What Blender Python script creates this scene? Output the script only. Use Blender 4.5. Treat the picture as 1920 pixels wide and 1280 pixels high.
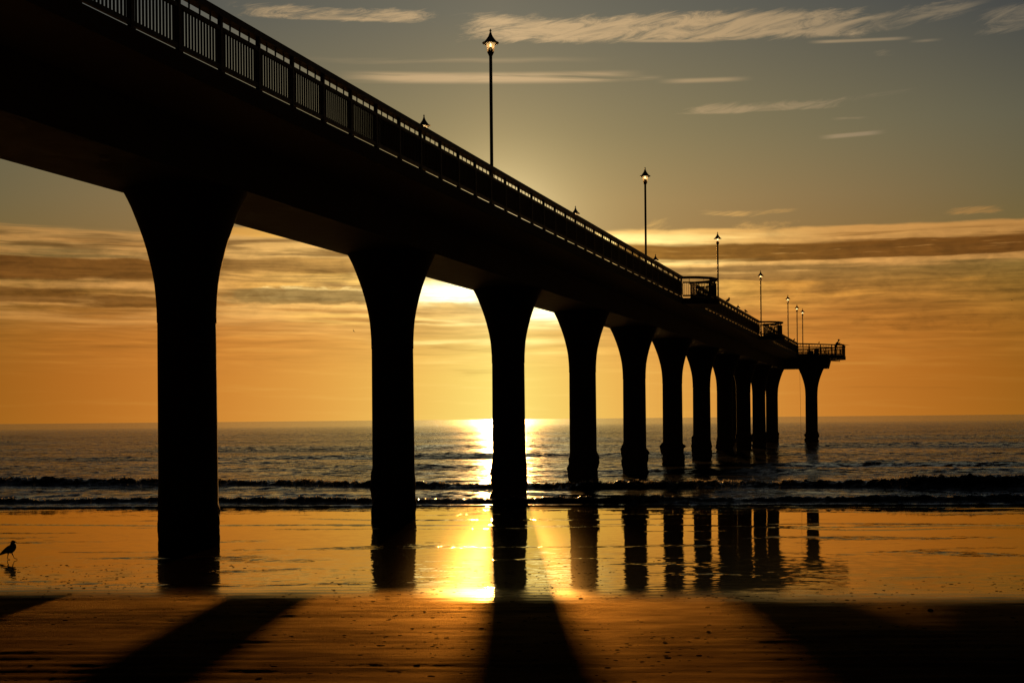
import bpy, bmesh, math, random
import numpy as np
from mathutils import Vector, Matrix

for o in list(bpy.data.objects):
    bpy.data.objects.remove(o, do_unlink=True)
SC = bpy.context.scene
COL = SC.collection
R = math.radians

# ------------------------------------------------------------------ camera
EYE = 3.1
FPX = 2667.0            # focal length in pixels of a 1920 px wide frame
HY = 785.3              # image row of the horizon at the centre column
ROLL = 0.0094
cam_d = bpy.data.cameras.new('camera')
cam = bpy.data.objects.new('camera', cam_d); COL.objects.link(cam)
cam_d.sensor_width = 36.0
cam_d.lens = 36.0 * FPX / 1920.0
cam_d.shift_y = (HY - 640.0) / 1920.0
cam_d.clip_start = 0.1
cam_d.clip_end = 40000.0
cam.matrix_world = Matrix.Translation((0, 0, EYE)) @ Matrix.Rotation(R(90), 4, 'X') @ Matrix.Rotation(-ROLL, 4, 'Z')
SC.camera = cam

SC.view_settings.view_transform = 'Standard'
SC.view_settings.look = 'None'
SC.view_settings.gamma = 1.0
SC.view_settings.exposure = 0.0
SC.render.engine = 'CYCLES'
SC.cycles.use_denoising = True
SC.cycles.sample_clamp_indirect = 8.0
SC.cycles.max_bounces = 6

# ------------------------------------------------------------------ sun
SUN_AZ = math.atan((941.0 - 960.0) / FPX)
SUN_EL = math.atan(0.130)
SUND = Vector((math.sin(SUN_AZ) * math.cos(SUN_EL), math.cos(SUN_AZ) * math.cos(SUN_EL), math.sin(SUN_EL)))
sl = bpy.data.lights.new('sun', 'SUN')
sl.energy = 5.0
sl.angle = R(0.8)
sl.color = (1.0, 0.44, 0.10)
so = bpy.data.objects.new('sun', sl); COL.objects.link(so)
so.location = SUND * 200
so.rotation_euler = SUND.to_track_quat('Z', 'Y').to_euler()

# ------------------------------------------------------------------ sky
class G:
    """small helper that adds nodes to a tree"""
    def __init__(s, nt): s.nt = nt
    def node(s, kind): return s.nt.nodes.new(kind)
    def put(s, sock, v):
        if isinstance(v, bpy.types.NodeSocket): s.nt.links.new(v, sock)
        else: sock.default_value = v
    def m(s, op, a, b=0.0, c=0.0, clamp=False):
        n = s.node('ShaderNodeMath'); n.operation = op; n.use_clamp = clamp
        s.put(n.inputs[0], a); s.put(n.inputs[1], b); s.put(n.inputs[2], c)
        return n.outputs[0]
    def ss(s, x, a, b, lo=0.0, hi=1.0, kind='SMOOTHSTEP'):
        n = s.node('ShaderNodeMapRange'); n.interpolation_type = kind; n.clamp = True
        s.put(n.inputs[0], x); s.put(n.inputs[1], a); s.put(n.inputs[2], b); s.put(n.inputs[3], lo); s.put(n.inputs[4], hi)
        return n.outputs[0]
    def xyz(s, x, y, z):
        n = s.node('ShaderNodeCombineXYZ')
        s.put(n.inputs[0], x); s.put(n.inputs[1], y); s.put(n.inputs[2], z)
        return n.outputs[0]
    def noise(s, vec, scale=1.0, detail=4.0, rough=0.55, dist=0.0, out=0):
        n = s.node('ShaderNodeTexNoise'); n.noise_dimensions = '3D'
        s.put(n.inputs['Vector'], vec)
        n.inputs['Scale'].default_value = scale; n.inputs['Detail'].default_value = detail
        n.inputs['Roughness'].default_value = rough; n.inputs['Distortion'].default_value = dist
        return n.outputs[out]
    def ramp(s, x, stops, interp='LINEAR'):
        n = s.node('ShaderNodeValToRGB'); n.color_ramp.interpolation = interp
        el = n.color_ramp.elements
        while len(el) > 1: el.remove(el[-1])
        el[0].position = stops[0][0]; el[0].color = (*stops[0][1], 1)
        for p, c in stops[1:]:
            e = el.new(p); e.color = (*c, 1)
        s.put(n.inputs[0], x)
        return n.outputs[0]
    def mix(s, f, a, b, blend='MIX'):
        n = s.node('ShaderNodeMix'); n.data_type = 'RGBA'; n.blend_type = blend
        s.put(n.inputs[0], f)
        for sock, v in ((n.inputs[6], a), (n.inputs[7], b)):
            s.put(sock, (*v, 1) if isinstance(v, tuple) else v)
        return n.outputs[2]

def build_sky():
    w = bpy.data.worlds.new('World'); SC.world = w; w.use_nodes = True
    nt = w.node_tree; nt.nodes.clear(); g = G(nt)
    tc = g.node('ShaderNodeTexCoord')
    sx = g.node('ShaderNodeSeparateXYZ'); nt.links.new(tc.outputs['Generated'], sx.inputs[0])
    X, Y, Z = sx.outputs
    AZ = g.m('ARCTAN2', X, Y)
    HYP = g.m('MAXIMUM', g.m('SQRT', g.m('ADD', g.m('MULTIPLY', X, X), g.m('MULTIPLY', Y, Y))), 0.02)
    V = g.m('DIVIDE', Z, HYP)
    VA = g.m('MAXIMUM', V, 0.0)
    DU = g.m('ABSOLUTE', g.m('SUBTRACT', AZ, SUN_AZ))
    # -- clear sky: a column under the sun and one well to the side of it
    vs = g.m('POWER', g.m('MULTIPLY', VA, 1.0, clamp=True), 0.5)     # finer near the horizon
    q = lambda v: math.sqrt(v)
    centre = g.ramp(vs, [(q(0.0), (1.02, .82, .20)), (q(.03), (1.0, .77, .18)), (q(.045), (.97, .71, .17)), (q(.07), (.80, .53, .14)), (q(.10), (.47, .35, .13)),
                         (q(.152), (.44, .315, .120)), (q(.20), (.30, .228, .104)), (q(.287), (.165, .150, .108)),
                         (q(.45), (.062, .058, .047)), (q(1.0), (.010, .009, .008))])
    edge = g.ramp(vs, [(q(0.0), (.315, .118, .010)), (q(.03), (.295, .106, .009)), (q(.06), (.285, .112, .012)), (q(.09), (.215, .112, .018)), (q(.12), (.165, .115, .034)),
                       (q(.152), (.138, .112, .052)), (q(.20), (.112, .104, .066)), (q(.287), (.044, .050, .056)),
                       (q(.45), (.024, .024, .024)), (q(1.0), (.005, .005, .005))])
    tl = g.ss(DU, 0.0, 0.37, kind='LINEAR')
    hv = g.ss(V, .08, .22)
    def fall(k):
        e = g.m('DIVIDE', g.m('SUBTRACT', 1.0, g.m('POWER', math.e, g.m('DIVIDE', DU, -k))), 1 - math.exp(-.37 / k), clamp=True)
        return g.m('ADD', g.m('MULTIPLY', e, g.m('SUBTRACT', 1.0, hv)), g.m('MULTIPLY', tl, hv))
    sc_ = g.node('ShaderNodeSeparateColor'); nt.links.new(centre, sc_.inputs[0])
    se_ = g.node('ShaderNodeSeparateColor'); nt.links.new(edge, se_.inputs[0])
    cc = g.node('ShaderNodeCombineColor')
    for ch, tt in enumerate((g.m('POWER', tl, .92), fall(.135), fall(.105))):
        a, b = sc_.outputs[ch], se_.outputs[ch]
        nt.links.new(g.m('ADD', a, g.m('MULTIPLY', tt, g.m('SUBTRACT', b, a))), cc.inputs[ch])
    base = cc.outputs[0]
    # sky dims away from the sun
    dim = g.ss(DU, 0.38, 1.3, 1.0, 0.035, kind='SMOOTHSTEP')
    # glow round the sun
    dot = g.node('ShaderNodeVectorMath'); dot.operation = 'DOT_PRODUCT'
    nrm = g.node('ShaderNodeVectorMath'); nrm.operation = 'NORMALIZE'
    nt.links.new(tc.outputs['Generated'], nrm.inputs[0]); nt.links.new(nrm.outputs[0], dot.inputs[0])
    dot.inputs[1].default_value = SUND
    ANG = g.m('ARCCOSINE', g.m('MINIMUM', dot.outputs['Value'], 1.0))
    glow = g.m('POWER', math.e, g.m('MULTIPLY', ANG, -42.0))
    base = g.mix(glow, base, (1.6, 1.25, .62))
    # -- noises shared by the cloud layers, in (azimuth, elevation) with rows level in the eye
    VI = g.m('ADD', V, g.m('MULTIPLY', AZ, ROLL))
    warp = g.m('SUBTRACT', g.noise(g.xyz(g.m('MULTIPLY', AZ, 7), g.m('MULTIPLY', VI, 22), 3.1), 1, 3), 0.5)
    VW = g.m('ADD', VI, g.m('MULTIPLY', warp, 0.008))
    streak = g.noise(g.xyz(g.m('MULTIPLY', AZ, 9), g.m('MULTIPLY', VW, 170), 0.0), 1, 5, .55, .3)
    fine = g.noise(g.xyz(g.m('MULTIPLY', AZ, 26), g.m('MULTIPLY', VW, 420), 5.0), 1, 4, .6, .2)
    slant = g.noise(g.xyz(g.m('MULTIPLY', g.m('ADD', AZ, g.m('MULTIPLY', VI, -1.3)), 30), g.m('MULTIPLY', g.m('SUBTRACT', VW, g.m('MULTIPLY', AZ, .13)), 130), 9.0), 1, 10, .74, 1.2)
    puff = g.noise(g.xyz(g.m('MULTIPLY', AZ, 75), g.m('MULTIPLY', VI, 170), 2.0), 1, 5, .6, .4)
    broad = g.noise(g.xyz(g.m('MULTIPLY', AZ, 14), g.m('MULTIPLY', VW, 55), 7.0), 1, 5, .55, .8)
    NZ = dict(streak=streak, fine=fine, slant=slant, puff=puff, broad=broad)
    du2 = g.m('DIVIDE', DU, 0.40, clamp=True)
    lit = g.ramp(du2, [(0, (1.3, .95, .36)), (.25, (1.0, .58, .16)), (.6, (.64, .31, .08)), (1, (.44, .20, .048))])
    litlow = g.ramp(du2, [(0, (1.5, 1.2, .42)), (.2, (1.10, .68, .15)), (.5, (.72, .315, .05)), (1, (.40, .160, .020))])
    dark = g.ramp(du2, [(0, (.42, .21, .035)), (.3, (.25, .105, .013)), (.6, (.155, .056, .007)), (1, (.125, .043, .006))])
    cirrus = g.ramp(du2, [(0, (.62, .425, .22)), (.35, (.50, .34, .175)), (.7, (.27, .205, .125)), (1, (.165, .14, .10))])
    ax = lambda px: math.atan((px - 960.0) / FPX)
    vy = lambda py: (HY - py) / FPX
    col = base
    def layer(x0, x1, y0, y1, colour, noise='streak', lo=.4, hi=.6, k=1.0, fx=60, ft=6, fb=6, tilt=0.0, raw=False, d=0.0):
        """a bank of cloud between two azimuths and two heights, broken up by one of the noises"""
        nonlocal col
        v = VI if raw else VW
        if tilt:
            v = g.m('SUBTRACT', v, g.m('MULTIPLY', g.m('SUBTRACT', AZ, ax((x0 + x1) / 2)), tilt))
        a = g.m('MULTIPLY', g.ss(AZ, ax(x0 - fx), ax(x0 + fx)), g.ss(AZ, ax(x1 - fx), ax(x1 + fx), 1.0, 0.0))
        b = g.m('MULTIPLY', g.ss(v, vy(y1 + fb), vy(y1 - fb)), g.ss(v, vy(y0 + ft), vy(y0 - ft), 1.0, 0.0))
        if noise in ('slant', 'puff', 'broad'):      # edges eaten away by the noise
            e = g.m('ADD', g.m('MULTIPLY', a, b), g.m('MULTIPLY', g.m('SUBTRACT', NZ[noise], (lo + hi) / 2), 3.2))
            if d: e = g.m('ADD', e, g.m('MULTIPLY', g.m('MULTIPLY', a, b), d))
            al = g.m('MULTIPLY', g.m('MULTIPLY', g.ss(e, .40, 1.55), g.ss(g.m('MULTIPLY', a, b), 0, .25)), k)
        else:
            n = g.ss(NZ[noise], lo, hi)
            al = g.m('MULTIPLY', g.m('MULTIPLY', a, b), g.m('MULTIPLY', n, k))
        col = g.mix(al, col, colour)
    # faint streaks everywhere in the low sky
    layer(-3000, 5000, 560, 775, litlow, 'streak', .50, .78, .30, fx=900, ft=30, fb=25)
    layer(-3000, 5000, 540, 730, dark, 'streak', .38, .22, .38, fx=900, ft=30, fb=60)
    # high cirrus
    layer(460, 815, 20, 46, cirrus, 'slant', .36, .60, .85, fx=45, ft=9, fb=5)
    layer(880, 1620, 32, 82, cirrus, 'slant', .36, .60, .95, fx=60, ft=14, fb=11, tilt=-.012, d=.15)
    layer(1540, 1840, 44, 80, cirrus, 'slant', .44, .62, .75, fx=80, ft=10, fb=10, tilt=.13)
    layer(1700, 1835, 52, 60, cirrus, 'streak', .2, .5, .55, fx=50, ft=3, fb=3, tilt=.17, raw=True)
    layer(1850, 2300, 46, 92, cirrus, 'slant', .34, .60, .75, fx=40, ft=10, fb=7, tilt=.06)
    layer(1190, 1335, 79, 84, cirrus, 'streak', .25, .45, .6, fx=30, ft=2, fb=2, tilt=-.03, raw=True)
    layer(1540, 1700, 94, 99, cirrus, 'streak', .25, .45, .8, fx=25, ft=2, fb=2, tilt=-.02, raw=True)
    layer(1725, 1760, 103, 107, cirrus, 'streak', .2, .4, .55, fx=20, ft=2, fb=2, raw=True)
    layer(1640, 1680, 116, 130, cirrus, 'slant', .4, .6, .35, fx=22, ft=4, fb=4)
    layer(690, 1160, 138, 155, cirrus, 'streak', .30, .55, .9, fx=70, ft=5, fb=5, raw=True, tilt=.006)
    layer(620, 1060, 112, 119, cirrus, 'streak', .35, .6, .25, fx=120, ft=4, fb=4)
    layer(1100, 1230, 146, 152, cirrus, 'streak', .3, .55, .55, fx=30, ft=3, fb=3, raw=True)
    layer(1265, 1390, 153, 160, cirrus, 'streak', .25, .5, .6, fx=35, ft=3, fb=3, raw=True)
    layer(1290, 1590, 201, 219, cirrus, 'slant', .36, .60, .62, fx=60, ft=8, fb=3, tilt=.012, raw=True)
    layer(1560, 1740, 190, 204, cirrus, 'slant', .46, .66, .3, fx=60, ft=6, fb=6, tilt=.10, raw=True)
    layer(1575, 1630, 234, 240, cirrus, 'fine', .4, .6, .4, fx=18, ft=2, fb=2, raw=True)
    layer(1556, 1650, 264, 271, cirrus, 'streak', .15, .35, .8, fx=22, ft=2, fb=2, tilt=.045, raw=True)
    layer(1310, 1415, 399, 410, lit, 'slant', .38, .58, .6, fx=25, ft=4, fb=3, tilt=-.03)
    layer(1400, 1500, 399, 408, lit, 'slant', .42, .62, .35, fx=30, ft=4, fb=3, tilt=.05)
    layer(1775, 1890, 405, 419, lit, 'slant', .38, .6, .55, fx=30, ft=4, fb=4)
    # bright-edged brown bank to the right of the sun
    layer(1130, 2600, 432, 497, lit, 'broad', .22, .50, .9, fx=60, ft=6, fb=6, tilt=.004, d=.3)
    layer(1180, 2600, 458, 489, dark, 'broad', .22, .46, .97, fx=70, ft=6, fb=4, tilt=.005, d=.5)
    layer(1560, 2600, 440, 470, dark, 'streak', .44, .60, .75, fx=150, ft=5, fb=5, tilt=.004)
    layer(1300, 2600, 455, 480, lit, 'fine', .56, .74, .45, fx=150, ft=6, fb=6, tilt=.004)
    layer(1060, 1290, 443, 459, (1.5, 1.15, .42), 'streak', .30, .52, .9, fx=150, ft=5, fb=5, tilt=-.01)
    layer(1100, 1420, 438, 452, (1.1, .74, .24), 'streak', .34, .58, .6, fx=160, ft=4, fb=5)
    layer(1100, 1330, 487, 497, (1.3, .90, .30), 'streak', .28, .5, .8, fx=140, ft=3, fb=3)
    layer(1380, 1500, 418, 440, lit, 'slant', .42, .60, .7, fx=30, ft=9, fb=5)
    layer(1540, 1760, 431, 440, lit, 'streak', .40, .60, .6, fx=60, ft=4, fb=4)
    layer(1200, 1260, 412, 440, lit, 'slant', .50, .66, .5, fx=30, ft=9, fb=5, tilt=.2)
    layer(1600, 2300, 493, 505, lit, 'streak', .36, .58, .75, fx=90, ft=4, fb=4, tilt=.008)
    layer(1290, 1420, 512, 517, lit, 'streak', .2, .4, .6, fx=40, ft=2, fb=2, raw=True)
    layer(1465, 1525, 511, 514, lit, 'streak', .2, .4, .5, fx=20, ft=2, fb=2, raw=True)
    layer(1330, 1540, 529, 575, litlow, 'broad', .30, .55, .85, fx=60, ft=3, fb=20, tilt=-.02)
    layer(1480, 1640, 548, 562, litlow, 'streak', .38, .6, .6, fx=60, ft=4, fb=4)
    layer(1320, 2500, 556, 700, litlow, 'broad', .50, .80, .45, fx=120, ft=14, fb=50)
    layer(1500, 2500, 575, 630, dark, 'puff', .46, .70, .40, fx=160, ft=18, fb=25)
    layer(1600, 1830, 585, 620, dark, 'broad', .36, .62, .42, fx=70, ft=10, fb=14)
    layer(1740, 1860, 530, 540, litlow, 'slant', .4, .6, .5, fx=40, ft=3, fb=4, tilt=.03)
    layer(1560, 1660, 681, 686, litlow, 'streak', .2, .4, .35, fx=30, ft=2, fb=2, raw=True)
    # banded bank to the left
    layer(-2500, 760, 432, 600, lit, 'streak', .34, .62, .72, fx=90, ft=4, fb=30, tilt=-.012)
    layer(-2500, 300, 432, 440, lit, 'fine', .35, .6, .7, fx=80, ft=3, fb=3, tilt=-.03)
    layer(-2500, 800, 440, 470, dark, 'streak', .57, .38, .62, fx=120, ft=5, fb=6, tilt=-.012)
    layer(420, 720, 437, 452, litlow, 'broad', .2, .45, .75, fx=70, ft=4, fb=5, tilt=-.02)
    layer(-2500, 330, 498, 534, dark, 'broad', .20, .42, .95, fx=170, ft=5, fb=9, d=.5)
    layer(300, 700, 490, 518, dark, 'broad', .36, .55, .62, fx=90, ft=6, fb=12, tilt=.02, d=.5)
    layer(-2500, 160, 552, 576, dark, 'broad', .26, .5, .75, fx=110, ft=5, fb=6, d=.5)
    layer(170, 320, 562, 581, dark, 'puff', .28, .52, .8, fx=60, ft=4, fb=5, d=.5)
    layer(430, 760, 515, 545, litlow, 'streak', .36, .58, .65, fx=70, ft=7, fb=7, tilt=.03)
    layer(500, 740, 541, 566, (1.0, .72, .26), 'puff', .30, .5, .7, fx=60, ft=5, fb=4)
    layer(440, 690, 546, 572, (.27, .155, .042), 'puff', .28, .50, .88, fx=70, ft=4, fb=5, d=.5)
    layer(560, 840, 590, 612, litlow, 'streak', .40, .62, .7, fx=80, ft=6, fb=6)
    # burnt-out patches either side of the hidden sun
    layer(740, 930, 524, 570, (1.5, 1.25, .55), 'streak', .25, .55, .9, fx=70, ft=16, fb=10)
    layer(775, 905, 536, 566, (2.2, 1.95, 1.1), 'streak', .22, .46, .95, fx=50, ft=9, fb=6)
    layer(950, 1110, 560, 612, (1.5, 1.25, .5), 'streak', .25, .55, .85, fx=60, ft=14, fb=14)
    layer(985, 1075, 572, 600, (2.2, 1.95, 1.0), 'streak', .22, .46, .9, fx=40, ft=8, fb=8)
    layer(785, 905, 566, 578, (.72, .45, .13), 'puff', .32, .5, .8, fx=40, ft=4, fb=4)
    layer(740, 1080, 598, 608, (1.5, 1.2, .45), 'streak', .36, .6, .6, fx=80, ft=4, fb=4)
    layer(760, 1060, 636, 648, (1.2, .98, .34), 'streak', .36, .6, .6, fx=90, ft=5, fb=5)
    # fine streaky grain inside the low banks
    grain = g.m('ADD', g.m('MULTIPLY', g.m('SUBTRACT', streak, .5), .9), g.m('MULTIPLY', g.m('SUBTRACT', fine, .5), .8))
    grain = g.m('ADD', grain, g.m('MULTIPLY', g.m('MULTIPLY', g.m('SUBTRACT', puff, .5), g.ss(V, .065, .085)), .9))
    wgt = g.m('MULTIPLY', g.ss(V, .025, .075), g.ss(V, .105, .138, 1.0, 0.0))
    gm = g.m('ADD', 1.0, g.m('MULTIPLY', g.m('MULTIPLY', grain, wgt), 1.15))
    gv = g.node('ShaderNodeVectorMath'); gv.operation = 'SCALE'
    nt.links.new(col, gv.inputs[0]); nt.links.new(gm, gv.inputs['Scale']); col = gv.outputs[0]
    dimn = g.node('ShaderNodeVectorMath'); dimn.operation = 'SCALE'
    nt.links.new(col, dimn.inputs[0]); nt.links.new(dim, dimn.inputs['Scale'])
    bg = g.node('ShaderNodeBackground'); nt.links.new(dimn.outputs[0], bg.inputs[0]); bg.inputs[1].default_value = 1.0
    sky = g.node('ShaderNodeTexSky'); sky.sky_type = 'NISHITA'; sky.sun_disc = False
    sky.sun_elevation = SUN_EL; sky.sun_rotation = SUN_AZ; sky.dust_density = 3.0
    bn = g.node('ShaderNodeBackground'); nt.links.new(sky.outputs[0], bn.inputs[0]); bn.inputs[1].default_value = 0.0004
    add = g.node('ShaderNodeAddShader'); nt.links.new(bg.outputs[0], add.inputs[0]); nt.links.new(bn.outputs[0], add.inputs[1])
    out = g.node('ShaderNodeOutputWorld'); nt.links.new(add.outputs[0], out.inputs[0])
    w.cycles.sampling_method = 'MANUAL'; w.cycles.sample_map_resolution = 1024
build_sky()

# ------------------------------------------------------------------ helpers
def tag(o, label=None, cat=None, group=None, kind=None):
    if label: o['label'] = label
    if cat: o['category'] = cat
    if group: o['group'] = group
    if kind: o['kind'] = kind
    return o

def empty(name, loc, rz=0.0):
    o = bpy.data.objects.new(name, None); COL.objects.link(o)
    o.location = loc; o.rotation_euler = (0, 0, rz); o.empty_display_size = .2
    return o

def copy_tree(o, parent=None):
    c = o.copy(); COL.objects.link(c)
    if parent: c.parent = parent
    for ch in list(o.children): copy_tree(ch, c)
    return c

class MB:
    """collects shapes and links them as one mesh object"""
    def __init__(s): s.v = []; s.f = []; s.sm = []
    def add(s, vs, fs, smooth=False):
        b = len(s.v); s.v += [tuple(p) for p in vs]
        for f in fs: s.f.append([i + b for i in f]); s.sm.append(smooth)
    def box(s, x0, x1, y0, y1, z0, z1):
        v = [(x0, y0, z0), (x1, y0, z0), (x1, y1, z0), (x0, y1, z0), (x0, y0, z1), (x1, y0, z1), (x1, y1, z1), (x0, y1, z1)]
        s.add(v, [(0, 3, 2, 1), (4, 5, 6, 7), (0, 1, 5, 4), (1, 2, 6, 5), (2, 3, 7, 6), (3, 0, 4, 7)])
    def bar(s, p, q, w, h, up=(0, 0, 1)):
        p = Vector(p); q = Vector(q); d = (q - p).normalized(); u = Vector(up)
        r = d.cross(u).normalized(); u = r.cross(d)
        c = [(-1, -1), (1, -1), (1, 1), (-1, 1)]
        v = [e + r * (a * w / 2) + u * (b * h / 2) for e in (p, q) for a, b in c]
        s.add(v, [(3, 2, 1, 0), (4, 5, 6, 7), (0, 1, 5, 4), (1, 2, 6, 5), (2, 3, 7, 6), (3, 0, 4, 7)])
    def tube(s, pts, rad, n=8, cap=True):
        pts = [Vector(p) for p in pts]; rr = rad if isinstance(rad, (list, tuple)) else [rad] * len(pts)
        rings = []
        for i, p in enumerate(pts):
            d = (pts[min(i + 1, len(pts) - 1)] - pts[max(i - 1, 0)]).normalized()
            a = d.cross(Vector((0, 0, 1)) if abs(d.z) < .9 else Vector((1, 0, 0))).normalized(); b = d.cross(a)
            rings.append([p + (a * math.cos(2 * math.pi * k / n) + b * math.sin(2 * math.pi * k / n)) * rr[i] for k in range(n)])
        vs = [v for r in rings for v in r]; fs = []
        for i in range(len(pts) - 1):
            for k in range(n):
                fs.append((i * n + k, i * n + (k + 1) % n, (i + 1) * n + (k + 1) % n, (i + 1) * n + k))
        s.add(vs, fs, True)
        if cap:
            s.add(rings[0], [tuple(range(n))[::-1]]); s.add(rings[-1], [tuple(range(n))])
    def lathe(s, prof, n=24, c=(0, 0), smooth=True, cap=True, rot=0.0):
        vs = []; fs = []
        for r, z in prof:
            for k in range(n):
                a = 2 * math.pi * k / n + rot
                vs.append((c[0] + r * math.cos(a), c[1] + r * math.sin(a), z))
        for i in range(len(prof) - 1):
            for k in range(n):
                fs.append((i * n + k, i * n + (k + 1) % n, (i + 1) * n + (k + 1) % n, (i + 1) * n + k))
        s.add(vs, fs, smooth)
        if cap:
            s.add(vs[:n], [tuple(range(n))[::-1]]); s.add(vs[-n:], [tuple(range(n))])
    def prism(s, outline, z0, z1):
        n = len(outline)
        vs = [(x, y, z0) for x, y in outline] + [(x, y, z1) for x, y in outline]
        fs = [tuple(range(n))[::-1], tuple(range(n, 2 * n))] + [(k, (k + 1) % n, n + (k + 1) % n, n + k) for k in range(n)]
        s.add(vs, fs)
    def torus(s, c, R0, r0, axis='Y', n=14, k=6):
        vs = []; fs = []
        if not isinstance(R0, tuple): R0 = (R0, R0)
        for i in range(n):
            a = 2 * math.pi * i / n
            for j in range(k):
                b = 2 * math.pi * j / k
                d = r0 * math.cos(b)
                vs.append((c[0] + (R0[0] + d) * math.cos(a), c[1] + r0 * math.sin(b), c[2] + (R0[1] + d) * math.sin(a)))
        for i in range(n):
            for j in range(k):
                fs.append((i * k + j, i * k + (j + 1) % k, ((i + 1) % n) * k + (j + 1) % k, ((i + 1) % n) * k + j))
        s.add(vs, fs, True)
    def mesh(s, name):
        me = bpy.data.meshes.new(name); me.from_pydata(s.v, [], s.f)
        me.polygons.foreach_set('use_smooth', s.sm); me.update()
        bm = bmesh.new(); bm.from_mesh(me); bmesh.ops.recalc_face_normals(bm, faces=bm.faces); bm.to_mesh(me); bm.free()
        return me
    def build(s, name, mat, parent=None):
        me = s.mesh(name); o = bpy.data.objects.new(name, me); COL.objects.link(o)
        me.materials.append(mat)
        if parent: o.parent = parent
        return o

def vnoise(x, y, seed=0):
    """smooth value noise on arrays"""
    xi = np.floor(x).astype(np.int64); yi = np.floor(y).astype(np.int64)
    fx = x - xi; fy = y - yi
    fx = fx * fx * (3 - 2 * fx); fy = fy * fy * (3 - 2 * fy)
    def h(a, b):
        n = (a * 374761393 + b * 668265263 + seed * 1442695041) & 0xffffffff
        n = ((n ^ (n >> 13)) * 1274126177) & 0xffffffff
        return ((n ^ (n >> 16)) & 0xffff) / 65535.0
    a = h(xi, yi); b = h(xi + 1, yi); c = h(xi, yi + 1); d = h(xi + 1, yi + 1)
    return (a + (b - a) * fx) * (1 - fy) + (c + (d - c) * fx) * fy
def fbm(x, y, o=4, seed=0):
    s = 0; a = .5; t = 0
    for i in range(o):
        s = s + a * vnoise(x * 2 ** i + 17.3 * i, y * 2 ** i - 9.1 * i, seed + i); t += a; a *= .5
    return s / t

# ------------------------------------------------------------------ materials
def mat(name):
    m = bpy.data.materials.new(name); m.use_nodes = True
    nt = m.node_tree; nt.nodes.clear(); g = G(nt)
    p = g.node('ShaderNodeBsdfPrincipled'); o = g.node('ShaderNodeOutputMaterial')
    nt.links.new(p.outputs[0], o.inputs[0])
    return m, g, p, o
def simple(name, c, rough=.6, spec=.4, metal=0.0, var=.3, scale=6.0, bump=0.0):
    m, g, p, o = mat(name)
    tc = g.node('ShaderNodeTexCoord').outputs['Object']
    n = g.noise(tc, scale, 6, .6)
    lo = tuple(x * (1 - var) for x in c); hi = tuple(x * (1 + var) for x in c)
    g.put(p.inputs['Base Color'], g.ramp(n, [(.3, lo), (.7, hi)]))
    g.put(p.inputs['Roughness'], g.ss(n, .3, .7, rough * .85, min(1, rough * 1.15)))
    p.inputs['Specular IOR Level'].default_value = spec; p.inputs['Metallic'].default_value = metal
    if bump:
        b = g.node('ShaderNodeBump'); b.inputs['Strength'].default_value = .6; b.inputs['Distance'].default_value = bump
        g.put(b.inputs['Height'], n); g.put(p.inputs['Normal'], b.outputs[0])
    return m

M = {}
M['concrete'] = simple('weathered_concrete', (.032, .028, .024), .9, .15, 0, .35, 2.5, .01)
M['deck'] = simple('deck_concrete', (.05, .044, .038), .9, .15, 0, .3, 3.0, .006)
M['paint'] = simple('dark_rail_paint', (.018, .017, .015), .6, .2, 0, .3, 9.0)
M['timber'] = simple('weathered_timber', (.10, .07, .05), .75, .25, 0, .4, 9.0)
M['lamp_paint'] = simple('black_lamp_paint', (.02, .019, .018), .45, .45, 0, .25, 8.0)
M['feather'] = simple('grey_feathers', (.10, .095, .09), .8, .2, 0, .4, 30.0)
M['cloth'] = simple('dark_cloth', (.03, .03, .035), .9, .15, 0, .4, 20.0)
M['skin'] = simple('skin', (.30, .17, .11), .6, .3, 0, .15, 20.0)
M['canvas'] = simple('dark_canvas', (.03, .03, .028), .9, .15, 0, .4, 15.0)
M['pebble'] = simple('dark_pebbles', (.014, .011, .009), 1.0, .0, 0, .5, 40.0)

def glass_mat():
    m, g, p, o = mat('frosted_lantern_glass'); nt = g.nt; nt.nodes.remove(p)
    tr = g.node('ShaderNodeBsdfTransparent'); tl = g.node('ShaderNodeBsdfTranslucent'); gl = g.node('ShaderNodeBsdfGlossy')
    tl.inputs[0].default_value = (.95, .92, .85, 1); tr.inputs[0].default_value = (.95, .93, .88, 1); gl.inputs['Roughness'].default_value = .1
    m1 = g.node('ShaderNodeMixShader'); m1.inputs[0].default_value = .55
    nt.links.new(tr.outputs[0], m1.inputs[1]); nt.links.new(tl.outputs[0], m1.inputs[2])
    m2 = g.node('ShaderNodeMixShader'); m2.inputs[0].default_value = .06
    nt.links.new(m1.outputs[0], m2.inputs[1]); nt.links.new(gl.outputs[0], m2.inputs[2]); nt.links.new(m2.outputs[0], o.inputs[0])
    return m
M['glass'] = glass_mat()
def bulb_mat():
    m, g, p, o = mat('lit_bulb')
    p.inputs['Base Color'].default_value = (.9, .85, .7, 1); p.inputs['Emission Color'].default_value = (1.0, .66, .28, 1); p.inputs['Emission Strength'].default_value = 9.0
    return m
M['bulb'] = bulb_mat()

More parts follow.
